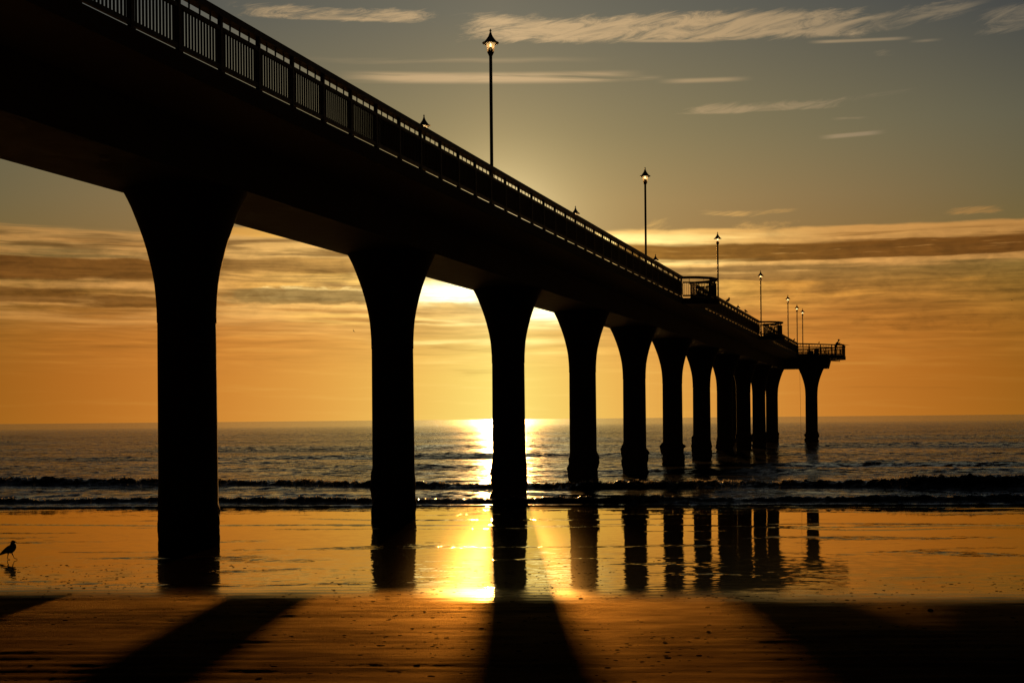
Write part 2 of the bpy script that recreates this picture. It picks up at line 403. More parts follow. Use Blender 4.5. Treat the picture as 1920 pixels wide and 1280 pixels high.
def sand_mat():
    m, g, p, o = mat('beach_sand'); nt = g.nt
    geo = g.node('ShaderNodeNewGeometry'); sx = g.node('ShaderNodeSeparateXYZ'); nt.links.new(geo.outputs['Position'], sx.inputs[0])
    X, Y, Z = sx.outputs
    at = g.node('ShaderNodeAttribute'); at.attribute_name = 'wet'
    wob = g.noise(g.xyz(g.m('MULTIPLY', X, .9), g.m('MULTIPLY', Y, 3.2), 0), 1, 6, .7)
    wet = g.ss(g.m('ADD', at.outputs['Fac'], g.m('MULTIPLY', g.m('SUBTRACT', wob, .5), .38)), 0.22, 0.78)
    grain = g.noise(geo.outputs['Position'], 60, 4, .7)
    blot = g.noise(g.xyz(g.m('MULTIPLY', X, .8), g.m('MULTIPLY', Y, 2.2), 0), 1, 5, .6)
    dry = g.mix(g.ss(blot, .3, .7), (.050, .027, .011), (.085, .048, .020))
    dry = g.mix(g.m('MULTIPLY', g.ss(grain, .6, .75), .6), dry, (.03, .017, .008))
    rip = g.noise(g.xyz(g.m('MULTIPLY', X, 1.1), g.m('MULTIPLY', Y, 6.5), 4.0), 1, 6, .62, .6)
    # patches where the film of water is ruffled
    ruf = g.ss(g.noise(g.xyz(g.m('MULTIPLY', X, .16), g.m('MULTIPLY', Y, .55), 8.0), 1, 4, .6, .6), .56, .68)
    up = g.m('ADD', Y, g.m('MULTIPLY', X, .15))
    rw = g.m('ADD', g.ss(up, 19.3, 22.2, .15, .0), g.ss(up, 22, 34, .055, .035))
    rw = g.m('ADD', rw, g.m('MULTIPLY', ruf, .08))
    # tilted little facets: ripples of the film and sand ripples
    film = g.noise(g.xyz(g.m('MULTIPLY', X, 3.0), g.m('MULTIPLY', Y, 4.5), 1.0), 1, 3, .6, 0, out=1)
    sp = g.node('ShaderNodeVectorMath'); sp.operation = 'SUBTRACT'; nt.links.new(film, sp.inputs[0]); sp.inputs[1].default_value = (.5, .5, .5)
    mul = g.node('ShaderNodeVectorMath'); mul.operation = 'MULTIPLY'; nt.links.new(sp.outputs[0], mul.inputs[0])
    amp = g.m('MULTIPLY', wet, g.m('ADD', g.ss(up, 21, 40, .075, .024), g.m('MULTIPLY', ruf, 1.3)))
    nt.links.new(g.xyz(amp, amp, 0), mul.inputs[1])
    ad = g.node('ShaderNodeVectorMath'); ad.operation = 'ADD'; nt.links.new(geo.outputs['Normal'], ad.inputs[0]); nt.links.new(mul.outputs[0], ad.inputs[1])
    nn = g.node('ShaderNodeVectorMath'); nn.operation = 'NORMALIZE'; nt.links.new(ad.outputs[0], nn.inputs[0])
    b = g.node('ShaderNodeBump'); b.inputs['Distance'].default_value = .05
    g.put(b.inputs['Strength'], g.ss(wet, 0, .8, 1.0, 0.0))
    g.put(b.inputs['Height'], g.m('ADD', rip, g.m('MULTIPLY', grain, .40)))
    nt.links.new(nn.outputs[0], b.inputs['Normal'])
    nt.nodes.remove(p)
    film_ = g.node('ShaderNodeBsdfGlossy'); film_.distribution = 'BECKMANN'; film_.inputs[0].default_value = (.96, .85, .55, 1)
    nt.links.new(rw, film_.inputs['Roughness']); nt.links.new(nn.outputs[0], film_.inputs['Normal'])
    under = g.node('ShaderNodeBsdfDiffuse'); under.inputs[0].default_value = (.010, .006, .003, 1)
    grit = g.node('ShaderNodeBsdfGlossy'); grit.distribution = 'BECKMANN'; grit.inputs[0].default_value = (.85, .75, .50, 1); grit.inputs['Roughness'].default_value = .33
    ug = g.node('ShaderNodeMixShader'); nt.links.new(g.m('ADD', g.ss(up, 19.9, 21.2, .40, .0), g.ss(up, 20, 44, .10, .02)), ug.inputs[0])
    nt.links.new(under.outputs[0], ug.inputs[1]); nt.links.new(grit.outputs[0], ug.inputs[2])
    fr = g.node('ShaderNodeFresnel'); fr.inputs['IOR'].default_value = 1.40; nt.links.new(nn.outputs[0], fr.inputs['Normal'])
    wetsh = g.node('ShaderNodeMixShader'); nt.links.new(fr.outputs[0], wetsh.inputs[0])
    nt.links.new(ug.outputs[0], wetsh.inputs[1]); nt.links.new(film_.outputs[0], wetsh.inputs[2])
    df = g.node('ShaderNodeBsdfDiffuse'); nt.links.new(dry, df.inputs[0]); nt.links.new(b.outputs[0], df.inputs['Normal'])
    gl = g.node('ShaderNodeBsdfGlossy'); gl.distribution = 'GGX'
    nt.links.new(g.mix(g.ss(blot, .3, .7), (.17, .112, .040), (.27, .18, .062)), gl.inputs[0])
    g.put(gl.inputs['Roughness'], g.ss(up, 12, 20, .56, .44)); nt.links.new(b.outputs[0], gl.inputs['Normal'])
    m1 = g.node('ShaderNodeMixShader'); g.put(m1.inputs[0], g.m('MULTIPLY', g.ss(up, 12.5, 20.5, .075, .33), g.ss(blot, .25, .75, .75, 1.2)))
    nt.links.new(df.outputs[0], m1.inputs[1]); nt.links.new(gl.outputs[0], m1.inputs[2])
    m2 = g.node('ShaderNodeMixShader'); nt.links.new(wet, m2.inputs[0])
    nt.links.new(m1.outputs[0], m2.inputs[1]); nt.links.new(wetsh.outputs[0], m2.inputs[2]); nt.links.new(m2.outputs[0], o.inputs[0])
    return m
M['sand'] = sand_mat()

def sea_mat():
    m, g, p, o = mat('sea_water'); nt = g.nt
    geo = g.node('ShaderNodeNewGeometry'); sx = g.node('ShaderNodeSeparateXYZ'); nt.links.new(geo.outputs['Position'], sx.inputs[0])
    X, Y, Z = sx.outputs
    nt.nodes.remove(p)
    n1 = g.noise(g.xyz(g.m('MULTIPLY', X, 1.1), g.m('MULTIPLY', Y, 2.4), 0), 1, 5, .68, .3, out=1)
    n2 = g.noise(g.xyz(g.m('MULTIPLY', X, .07), g.m('MULTIPLY', Y, .12), 3), 1, 3, .6, .4, out=0)
    sp = g.node('ShaderNodeVectorMath'); sp.operation = 'SUBTRACT'; nt.links.new(n1, sp.inputs[0]); sp.inputs[1].default_value = (.5, .5, .5)
    mul = g.node('ShaderNodeVectorMath'); mul.operation = 'MULTIPLY'; nt.links.new(sp.outputs[0], mul.inputs[0])
    amp = g.m('MULTIPLY', g.ss(n2, .3, .7, 1.7, 3.0), g.ss(Y, 150, 900, 1.15, .10))
    near = g.ss(Y, 50, 90, .75, 1.0)
    amp = g.m('MULTIPLY', amp, near)
    nt.links.new(g.xyz(g.m('MULTIPLY', amp, .15), amp, 0), mul.inputs[1])
    ad = g.node('ShaderNodeVectorMath'); ad.operation = 'ADD'; nt.links.new(geo.outputs['Normal'], ad.inputs[0]); nt.links.new(mul.outputs[0], ad.inputs[1])
    nn = g.node('ShaderNodeVectorMath'); nn.operation = 'NORMALIZE'; nt.links.new(ad.outputs[0], nn.inputs[0])
    deep = g.node('ShaderNodeBsdfDiffuse'); deep.inputs[0].default_value = (.010, .010, .007, 1)
    surf = g.node('ShaderNodeBsdfGlossy'); surf.distribution = 'GGX'; surf.inputs[0].default_value = (.78, .86, 1.0, 1); surf.inputs['Roughness'].default_value = .11
    nt.links.new(nn.outputs[0], surf.inputs['Normal'])
    fr = g.node('ShaderNodeFresnel'); fr.inputs['IOR'].default_value = 1.33; nt.links.new(nn.outputs[0], fr.inputs['Normal'])
    wm = g.node('ShaderNodeMixShader'); nt.links.new(fr.outputs[0], wm.inputs[0]); nt.links.new(deep.outputs[0], wm.inputs[1]); nt.links.new(surf.outputs[0], wm.inputs[2])
    # foam on the breaking crests lets light through
    at = g.node('ShaderNodeAttribute'); at.attribute_name = 'foam'
    tl = g.node('ShaderNodeBsdfTranslucent'); tl.inputs[0].default_value = (.9, .88, .85, 1)
    df = g.node('ShaderNodeBsdfDiffuse'); df.inputs[0].default_value = (.35, .34, .32, 1)
    fm = g.node('ShaderNodeMixShader'); fm.inputs[0].default_value = .5
    nt.links.new(tl.outputs[0], fm.inputs[1]); nt.links.new(df.outputs[0], fm.inputs[2])
    spk = g.noise(g.xyz(g.m('MULTIPLY', X, 6.0), g.m('MULTIPLY', Y, 6.0), g.m('MULTIPLY', Z, 14)), 1, 5, .75)
    fac = g.m('MULTIPLY', at.outputs['Fac'], g.ss(spk, .53, .60))
    mx = g.node('ShaderNodeMixShader'); g.put(mx.inputs[0], fac)
    nt.links.new(wm.outputs[0], mx.inputs[1]); nt.links.new(fm.outputs[0], mx.inputs[2]); nt.links.new(mx.outputs[0], o.inputs[0])
    return m
M['sea'] = sea_mat()

def foam_mat():
    m, g, p, o = mat('sea_foam'); nt = g.nt; nt.nodes.remove(p)
    tl = g.node('ShaderNodeBsdfTranslucent'); tl.inputs[0].default_value = (.9, .88, .84, 1)
    df = g.node('ShaderNodeBsdfDiffuse'); df.inputs[0].default_value = (.8, .78, .75, 1)
    mx = g.node('ShaderNodeMixShader'); mx.inputs[0].default_value = .4
    nt.links.new(tl.outputs[0], mx.inputs[1]); nt.links.new(df.outputs[0], mx.inputs[2]); nt.links.new(mx.outputs[0], o.inputs[0])
    return m
M['foam'] = foam_mat()

def grid_mesh(name, xs2d, ys2d, zs, mat_, attrs=None):
    nr, nc = zs.shape
    me = bpy.data.meshes.new(name)
    co = np.stack([xs2d, ys2d, zs], -1).reshape(-1, 3).astype(np.float32)
    me.vertices.add(nr * nc); me.vertices.foreach_set('co', co.ravel())
    i = (np.arange(nr - 1)[:, None] * nc + np.arange(nc - 1)[None, :]).ravel()
    q = np.stack([i, i + 1, i + nc + 1, i + nc], 1).astype(np.int32)
    nf = len(q)
    me.loops.add(nf * 4); me.polygons.add(nf)
    me.loops.foreach_set('vertex_index', q.ravel())
    me.polygons.foreach_set('loop_start', np.arange(nf, dtype=np.int32) * 4)
    me.polygons.foreach_set('use_smooth', np.ones(nf, bool))
    for k, a in (attrs or {}).items():
        at = me.attributes.new(k, 'FLOAT', 'POINT'); at.data.foreach_set('value', a.ravel().astype(np.float32))
    me.update(calc_edges=True); me.validate()
    me.materials.append(mat_)
    o = bpy.data.objects.new(name, me); COL.objects.link(o)
    return o

# ------------------------------------------------------------------ beach and sea
SLOPE = 0.021
def shore_q(x, y): return y - 50.4 + 0.10 * x          # distance seaward of the waterline
def sand_base(x, y): return -SLOPE * shore_q(x, y)

def build_beach():
    ys = np.concatenate([np.arange(-40, 9, 1.5), np.arange(9, 16, .05), np.arange(16, 30, .08), np.arange(30, 62, .12), np.arange(62, 90, 2.0)])
    nc = 640
    u = np.linspace(-1, 1, nc)
    half = np.maximum(14.0, 0.55 * np.abs(ys) + 12.0)
    half[0:34] = np.maximum(half[0:34], 40)
    X = u[None, :] * half[:, None]; Y = np.repeat(ys[:, None], nc, 1)
    z = sand_base(X, Y)
    z += .03 * (fbm(X * .12, Y * .12, 3, 5) - .5)
    # low lips left by thin sheets of backwash on the wet sand
    for (q0, wig, h, wd, sd, xa, xb) in ((-1.6, 2.0, .010, .10, 31, -40, 40), (-10.6, 1.6, .034, .34, 33, -40, -7.5), (-11.6, 2.4, .012, .10, 37, -40, 40),
                                         (-8.0, 2.6, .012, .16, 41, -9, 6), (-13.5, 3.0, .010, .12, 45, -6, 30), (-5.0, 2.4, .010, .12, 47, 2, 40)):
        line = q0 + wig * (fbm(X * .10, X * 0 + sd, 3, sd) - .5) * 2
        d = (shore_q(X, Y) - line) / wd
        m = np.clip((X - xa) / 3, 0, 1) * np.clip((xb - X) / 3, 0, 1) * np.clip((vnoise(X * .25, X * 0 + 3, sd + 9) - .3) * 4, 0, 1)
        z += 2.0 * h * m * np.exp(-np.abs(d) ** 1.5) * np.where(d < 0, 1.0, np.exp(-d * .05))
    # wet film on the lower beach
    edge_y = 19.9 - 0.15 * X + .9 * (fbm(X * .35, X * 0 + 2, 4, 21) - .5)
    wet = np.clip(.5 + (Y - edge_y) / 1.9 * .5, 0, 1)
    dry = 1 - wet
    # ripples on the damp sand above it
    lines = np.sin((Y + .25 * fbm(X * .35, Y * .6, 3, 61) + .05 * X) * 2 * np.pi / .40) * np.clip((fbm(X * .22, Y * .9, 3, 67) - .40) * 5, 0, 1)
    z += dry * (.011 * lines + .014 * (fbm(X * 2.2, Y * 6, 3, 71) - .5))
    o = grid_mesh('beach', X, Y, z, M['sand'], {'wet': wet})
    tag(o, kind='structure')
    return o

def build_sea():
    ys = [47.0]
    while ys[-1] < 70.0: ys.append(ys[-1] + .09)
    st = .09
    while ys[-1] < 22000: st *= 1.022; ys.append(ys[-1] + st)
    ys = np.array(ys); step = np.gradient(ys)
    nc = 1300
    u = np.linspace(-1, 1, nc)
    half = .50 * ys + 18
    X = u[None, :] * half[:, None]; Y = np.repeat(ys[:, None], nc, 1)
    S = np.repeat(step[:, None], nc, 1)
    S = np.maximum(S, 2 * half[:, None] / nc)
    q = shore_q(X, Y)
    z = np.zeros_like(X); foam = np.zeros_like(X)
    rng = np.random.RandomState(4)
    grow = np.clip((q - .3) / 6, 0, 1)
    for i in range(26):
        lam = .7 * 1.17 ** i
        ang = rng.normal(math.radians(12), .30)
        k = 2 * np.pi / lam
        amp = .016 * lam / (2 * np.pi) * 1.15
        if lam > 14: amp *= .35
        fade = np.clip((lam / S - 3) / 3, 0, 1)
        z += grow * fade * amp * np.sin(k * (X * math.sin(ang) + Y * math.cos(ang)) + rng.uniform(0, 6.28))
    jag = fbm(X * .9, Y * .25, 4, 11)
    def breaker(line, h, front, back, sd, foamk):
        nonlocal z, foam
        w = line + 1.0 * (fbm(X * .11, X * 0 + sd, 3, sd) - .5)
        d = Y - w
        hh = h * (.72 + .56 * fbm(X * .16, X * 0, 3, sd + 5))
        prof = np.where(d < 0, np.exp(-(d / front) ** 2), np.exp(-(d / back) ** 1.3 * (d > 0)) if False else np.exp(-np.abs(d / back) ** 1.3))
        lump = .35 * fbm(X * .7 + Y * .3, Y * .9, 2, sd + 8) + .65 * fbm(X * 4.4 + Y * 1.1, Y * 4.6 - X * .7, 3, sd + 12)
        crest = np.exp(-(d / (front * .9)) ** 2)
        z = z + hh * prof + crest * h * 1.4 * (lump - .5)
        foam = np.maximum(foam, foamk * np.clip((prof * (.6 + .8 * lump) - .62) * 4.5, 0, 1))
    b1 = 65.3 - .226 * (X + 7.8)
    h1 = np.interp(X, [-30, -8, 0, 10, 22], [.34, .29, .30, .36, .42])
    breaker(b1, h1, .42, 2.2, 3, 1.0)
    breaker(52.6 - .16 * X + .3, .20 + 0 * X, .24, .7, 23, .8)
    def swell(line, h, front, back, sd):
        nonlocal z
        w = line + 5.0 * (fbm(X * .03, X * 0 + sd, 3, sd) - .5)
        d = Y - w
        hh = 1.1 * h * (.35 + 1.2 * fbm(X * .035, X * 0 + 7, 2, sd + 3))
        z = z + hh * np.where(d < 0, np.exp(-(d / front) ** 2), np.exp(-(d / back) ** 2))
    swell(93 - .2 * X, .26, 1.6, 4.0, 41)
    swell(114 - .2 * X, .36, 2.2, 6.0, 43)
    swell(82 - .2 * X, .14, 1.2, 3.0, 47)
    swell(150 - .2 * X, .30, 3.5, 9.0, 53)
    swell(205 - .2 * X, .34, 5.5, 14.0, 57)
    swell(290 - .2 * X, .36, 9, 22.0, 59)
    # thin lip of the swash on the sand
    lipw = .35 * (fbm(X * .22, X * 0, 3, 81) - .5) * 2
    ql = q - lipw
    lip = .045 * np.exp(-((ql - .10) / .10) ** 2) + .02 * np.clip(ql / .2, 0, 1)
    z = np.where(ql > -.05, np.maximum(z * np.clip(ql / 1.2, 0, 1) + lip, sand_base(X, Y) + .004 + lip), sand_base(X, Y) - .06)
    o = grid_mesh('sea', X, Y, z, M['sea'], {'foam': foam})
    tag(o, kind='structure')
    # spray and foam beads thrown up along the breaking crests
    rs = np.random.RandomState(8); mb = MB()
    def bead(x, y, zz, r):
        p = [(x + r * rs.uniform(.7, 1.6), y, zz), (x - r * rs.uniform(.7, 1.6), y, zz), (x, y + r, zz), (x, y - r, zz), (x, y, zz + r * rs.uniform(.5, 1.2)), (x, y, zz - r)]
        mb.add(p, [(0, 2, 4), (2, 1, 4), (1, 3, 4), (3, 0, 4), (2, 0, 5), (1, 2, 5), (3, 1, 5), (0, 3, 5)], True)
    for line, n, dens, r0 in ((b1, 5200, 7, .028), (52.6 - .16 * X + .3, 3200, 13, .016)):
        for k in range(n):
            j = rs.randint(0, nc); x = X[0, j]
            yl = line[0, j] if line.ndim == 2 else line
            # column positions widen with distance: take the column nearest this x on each row
            rows = np.where(np.abs(ys - yl) < 1.0)[0]
            if len(rows) < 3: continue
            xj = u[j] * half[rows]; i = rows[np.argmax(z[rows, j])]
            xx = u[j] * half[i]
            if abs(xx) > .45 * ys[i]: continue
            clump = fbm(np.array([xx * .35]), np.array([r0 * 900.0]), 3, 5)[0]
            if rs.uniform() > (clump - .34) * 2.6: continue
            bead(xx + rs.normal(0, .05), ys[i] + rs.normal(-.02, .12), z[i, j] + abs(rs.normal(0, .028)) - .005, r0 * rs.choice([.5, .8, 1.1, 1.7], p=[.4, .3, .2, .1]))
    tag(mb.build('foam', M['foam']), 'bright foam and spray along the crests of the breaking waves', 'foam', kind='stuff')
    return o
beach = build_beach()
sea = build_sea()

# ------------------------------------------------------------------ pier frame: s along it, t to its seaward right
TH = math.atan(770.0 / FPX)
PD = Vector((math.sin(TH), math.cos(TH), 0)); PR = Vector((math.cos(TH), -math.sin(TH), 0))
P0 = Vector((-7.049, 30.92, 0))
SPAN = 12.48
def P(s, t, z=0.0): return P0 + PD * s + PR * t + Vector((0, 0, z))
PIER_RZ = math.atan2(PD.y, PD.x)            # local x runs along the pier, local y to its left
Z_CAP, Z_SLAB, Z_DECK, Z_KERB, Z_RAIL = 8.09, 9.05, 9.50, 9.56, 10.707
pier = empty('pier', P0, PIER_RZ)
tag(pier, 'long concrete pier on tall flared columns running out over the sea', 'pier')
L = lambda s, t, z=0.0: (s, -t, z)          # pier-local coordinates

S_START, S_END = -20.0, 10 * SPAN - 2.3
RAIL_T = 2.90
# platform outline at the sea end (s measured from the last column)
SE = 10 * SPAN
PLAT = [(-2.3, 2.97), (2.7, 7.35), (6.6, 7.35), (11.4, 2.97), (11.4, -3.6), (6.6, -7.35), (2.7, -7.35), (-2.3, -3.6)]
BAY_R = 1.65
BAYS = [48.6 + BAY_R, 86.6 + BAY_R]

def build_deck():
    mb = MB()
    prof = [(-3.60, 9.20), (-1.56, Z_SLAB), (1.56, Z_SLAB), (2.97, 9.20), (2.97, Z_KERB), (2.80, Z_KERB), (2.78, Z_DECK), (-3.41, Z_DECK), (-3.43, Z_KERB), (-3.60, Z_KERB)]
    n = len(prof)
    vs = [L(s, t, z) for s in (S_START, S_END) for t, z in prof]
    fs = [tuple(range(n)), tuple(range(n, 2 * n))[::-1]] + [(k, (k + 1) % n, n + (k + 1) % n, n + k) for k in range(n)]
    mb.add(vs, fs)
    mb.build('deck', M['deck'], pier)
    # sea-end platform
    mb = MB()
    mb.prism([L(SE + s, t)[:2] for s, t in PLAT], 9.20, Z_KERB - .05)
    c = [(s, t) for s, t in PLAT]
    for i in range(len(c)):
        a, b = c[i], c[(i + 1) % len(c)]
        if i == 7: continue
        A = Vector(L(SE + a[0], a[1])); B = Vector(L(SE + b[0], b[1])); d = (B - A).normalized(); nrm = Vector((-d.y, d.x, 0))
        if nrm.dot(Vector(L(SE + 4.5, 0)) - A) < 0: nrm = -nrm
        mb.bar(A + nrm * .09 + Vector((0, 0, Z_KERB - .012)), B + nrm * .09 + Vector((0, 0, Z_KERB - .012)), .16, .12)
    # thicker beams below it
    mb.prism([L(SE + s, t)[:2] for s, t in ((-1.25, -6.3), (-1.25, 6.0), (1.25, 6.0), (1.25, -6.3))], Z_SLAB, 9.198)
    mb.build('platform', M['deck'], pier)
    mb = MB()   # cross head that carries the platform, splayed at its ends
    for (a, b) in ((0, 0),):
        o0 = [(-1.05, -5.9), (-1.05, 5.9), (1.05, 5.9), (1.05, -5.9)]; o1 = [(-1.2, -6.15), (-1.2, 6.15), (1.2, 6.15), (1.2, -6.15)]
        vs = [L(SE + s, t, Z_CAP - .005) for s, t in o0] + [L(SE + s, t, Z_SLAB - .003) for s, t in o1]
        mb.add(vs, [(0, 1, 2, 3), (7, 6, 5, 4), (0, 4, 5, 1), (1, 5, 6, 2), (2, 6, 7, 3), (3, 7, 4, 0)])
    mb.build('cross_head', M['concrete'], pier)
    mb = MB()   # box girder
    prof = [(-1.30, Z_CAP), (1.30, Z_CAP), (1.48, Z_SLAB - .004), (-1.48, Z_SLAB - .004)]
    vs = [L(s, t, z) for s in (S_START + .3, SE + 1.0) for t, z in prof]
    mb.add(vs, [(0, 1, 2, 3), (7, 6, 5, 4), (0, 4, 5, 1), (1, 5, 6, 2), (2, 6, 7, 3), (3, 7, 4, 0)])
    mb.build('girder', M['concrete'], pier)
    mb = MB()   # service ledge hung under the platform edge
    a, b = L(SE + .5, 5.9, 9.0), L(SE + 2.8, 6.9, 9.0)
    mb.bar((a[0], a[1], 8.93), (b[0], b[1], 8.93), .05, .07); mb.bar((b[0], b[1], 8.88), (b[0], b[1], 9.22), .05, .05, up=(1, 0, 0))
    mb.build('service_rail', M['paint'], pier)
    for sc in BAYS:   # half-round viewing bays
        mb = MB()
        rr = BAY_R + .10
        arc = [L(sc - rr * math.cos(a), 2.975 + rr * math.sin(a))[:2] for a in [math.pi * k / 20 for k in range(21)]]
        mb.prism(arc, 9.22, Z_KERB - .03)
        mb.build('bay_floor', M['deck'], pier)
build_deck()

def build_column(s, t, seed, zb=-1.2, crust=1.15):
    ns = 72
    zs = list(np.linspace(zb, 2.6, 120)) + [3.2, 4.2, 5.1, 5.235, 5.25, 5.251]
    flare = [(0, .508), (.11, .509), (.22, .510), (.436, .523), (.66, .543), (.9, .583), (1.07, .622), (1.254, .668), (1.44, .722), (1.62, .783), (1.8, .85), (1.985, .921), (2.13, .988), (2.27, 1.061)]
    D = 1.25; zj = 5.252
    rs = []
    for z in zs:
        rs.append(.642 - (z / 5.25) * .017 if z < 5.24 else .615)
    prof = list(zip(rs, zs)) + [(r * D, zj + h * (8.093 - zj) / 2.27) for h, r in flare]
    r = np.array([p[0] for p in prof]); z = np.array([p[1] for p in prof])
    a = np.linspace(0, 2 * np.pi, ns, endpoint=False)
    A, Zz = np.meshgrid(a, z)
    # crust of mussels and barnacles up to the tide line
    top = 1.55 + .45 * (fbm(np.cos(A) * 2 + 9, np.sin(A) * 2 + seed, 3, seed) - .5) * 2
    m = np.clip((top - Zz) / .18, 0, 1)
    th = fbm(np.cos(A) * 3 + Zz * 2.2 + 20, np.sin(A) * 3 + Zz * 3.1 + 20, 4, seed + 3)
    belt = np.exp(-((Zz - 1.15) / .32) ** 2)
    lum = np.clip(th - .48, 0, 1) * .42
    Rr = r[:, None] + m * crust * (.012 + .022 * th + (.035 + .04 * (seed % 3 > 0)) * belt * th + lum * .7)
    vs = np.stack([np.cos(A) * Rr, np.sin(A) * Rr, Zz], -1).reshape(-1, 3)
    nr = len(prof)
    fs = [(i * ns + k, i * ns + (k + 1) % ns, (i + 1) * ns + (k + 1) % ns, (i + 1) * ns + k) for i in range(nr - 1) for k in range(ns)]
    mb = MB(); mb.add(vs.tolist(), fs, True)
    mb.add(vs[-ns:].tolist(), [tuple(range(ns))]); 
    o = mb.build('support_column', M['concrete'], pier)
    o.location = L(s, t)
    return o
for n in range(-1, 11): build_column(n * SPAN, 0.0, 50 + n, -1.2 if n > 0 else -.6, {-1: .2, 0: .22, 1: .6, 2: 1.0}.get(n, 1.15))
build_column(SE, 4.12, 71); build_column(SE, -3.7, 72)

# railing ---------------------------------------------------------------
PANEL = SPAN / 8
def panel_mb(length, mb=None, o=(0, 0, 0), d=(1, 0), light=False):
    """one railing bay of the given length along d from o (pier-local)"""
    own = MB(); zk = Z_KERB
    Lh = length; y = 0
    own.box(0, Lh, -.10, .10, Z_RAIL - .125, Z_RAIL)                 # handrail
    own.box(.06, Lh - .06, -.03, .03, zk + .78, zk + .86)           # rail under the rings
    own.box(.06, Lh - .06, -.03, .03, zk + .065, zk + .15)          # bottom rail
    for e in (.07, Lh - .07): own.box(e - .022, e + .022, -.022, .022, zk + .151, zk + .779)
    nb = max(3, int(round((Lh - .12) / .108)))
    for i in range(1, nb):
        x = .06 + (Lh - .12) * i / nb
        own.box(x - .009, x + .009, -.018, .018, zk + .15, zk + .78)
    nr = max(1, int(round(Lh / .39)) - 1)
    for i in range(1, nr + 1):
        own.torus((Lh * i / (nr + 1), 0, zk + .942), (.020, .080), .009)
    if mb is None: return own
    ang = math.atan2(d[1], d[0]); c, sn = math.cos(ang), math.sin(ang)
    b = len(mb.v)
    mb.v += [(o[0] + x * c - yy * sn, o[1] + x * sn + yy * c, z) for x, yy, z in own.v]
    mb.f += [[i + b for i in f] for f in own.f]; mb.sm += own.sm
    return mb
def post_mb():
    m = MB()
    m.box(-.042, .042, -.036, .036, Z_DECK + .005, Z_RAIL - .127)
    m.box(-.075, .075, -.055, .055, Z_DECK + .003, Z_DECK + .10)
    return m
panel_proto = None; post_proto = None
def put_panel(a, b, shared=True):
    """a railing bay from a to b (pier-local xy)"""
    global panel_proto
    a = Vector(a[:2]); b = Vector(b[:2]); ln = (b - a).length
    if shared and abs(ln - PANEL) < 1e-3:
        if panel_proto is None:
            o = panel_proto = panel_mb(PANEL).build('railing_panel', M['paint'], pier)
        else:
            o = panel_proto.copy(); COL.objects.link(o); o.parent = pier
    else:
        o = panel_mb(ln).build('railing_panel', M['paint'], pier)
    o.location = (a.x, a.y, 0); o.rotation_euler = (0, 0, math.atan2(b.y - a.y, b.x - a.x))
def put_post(p, rz=0.0):
    global post_proto
    if post_proto is None: o = post_proto = post_mb().build('railing_post', M['paint'], pier)
    else:
        o = post_proto.copy(); COL.objects.link(o); o.parent = pier
    o.location = (p[0], p[1], 0); o.rotation_euler = (0, 0, rz)

S_POST = 0.79
runs = []
k = -6
near = []
while S_POST + k * PANEL < S_END - .2:
    near.append(S_POST + k * PANEL); k += 1
def in_bay(s): return any(abs(s - c) < BAY_R - .02 for c in BAYS)
edges = []
for i, s0 in enumerate(near):
    s1 = near[i + 1] if i + 1 < len(near) else S_END
    cuts = [(s0, s1)]
    for c in BAYS:
        new = []
        for a, b in cuts:
            lo, hi = c - BAY_R, c + BAY_R
            if b <= lo or a >= hi: new.append((a, b))
            else:
                if a < lo: new.append((a, lo))
                if b > hi: new.append((hi, b))
        cuts = new
    edges += cuts
    if not in_bay(s0): put_post(L(s0, RAIL_T))
for a, b in edges:
    if b - a > .25: put_panel(L(a, RAIL_T), L(b, RAIL_T))
for c in BAYS:
    pts = [L(c - BAY_R * math.cos(math.pi * j / 6), RAIL_T + BAY_R * math.sin(math.pi * j / 6)) for j in range(7)]
    for j in range(6):
        put_panel(pts[j], pts[j + 1], False)
    for j in (0, 2, 4, 6): put_post(pts[j], 0.0)
# platform railing: the landward and right-hand sides seen from the beach are single panels
def inset(pt, d=.08):
    s, t = pt; return (SE + s + (4.5 - s) * d / 6, t * (1 - d / 5.5))
PL = [inset(p) for p in PLAT]
rest = MB()
def run(a, b, n, single):
    for i in range(n):
        p = [a[j] + (b[j] - a[j]) * i / n for j in (0, 1)]; q = [a[j] + (b[j] - a[j]) * (i + 1) / n for j in (0, 1)]
        pa, pb = L(*p), L(*q)
        if single: put_panel(pa, pb, False); put_post(pa, math.atan2(pb[1] - pa[1], pb[0] - pa[0]))
        else:
            dv = Vector(pb[:2]) - Vector(pa[:2])
            panel_mb(dv.length, rest, (pa[0], pa[1], 0), dv)
            rest.box(pa[0] - .06, pa[0] + .06, pa[1] - .06, pa[1] + .06, Z_DECK + .005, Z_RAIL - .127)
run(PL[0], PL[1], 4, True); run(PL[1], PL[2], 3, True)
run(PL[2], PL[3], 4, False); run(PL[3], PL[4], 4, False); run(PL[4], PL[5], 4, False); run(PL[5], PL[6], 3, False); run(PL[6], PL[7], 4, False)
nfar = int((S_END - S_START) / PANEL)
run((S_START, -3.52), (S_END, -3.52), nfar, False)
run((S_START, RAIL_T), (near[0], RAIL_T), 7, False)
tag(rest.build('railing_run', M['paint'], pier), kind='stuff')

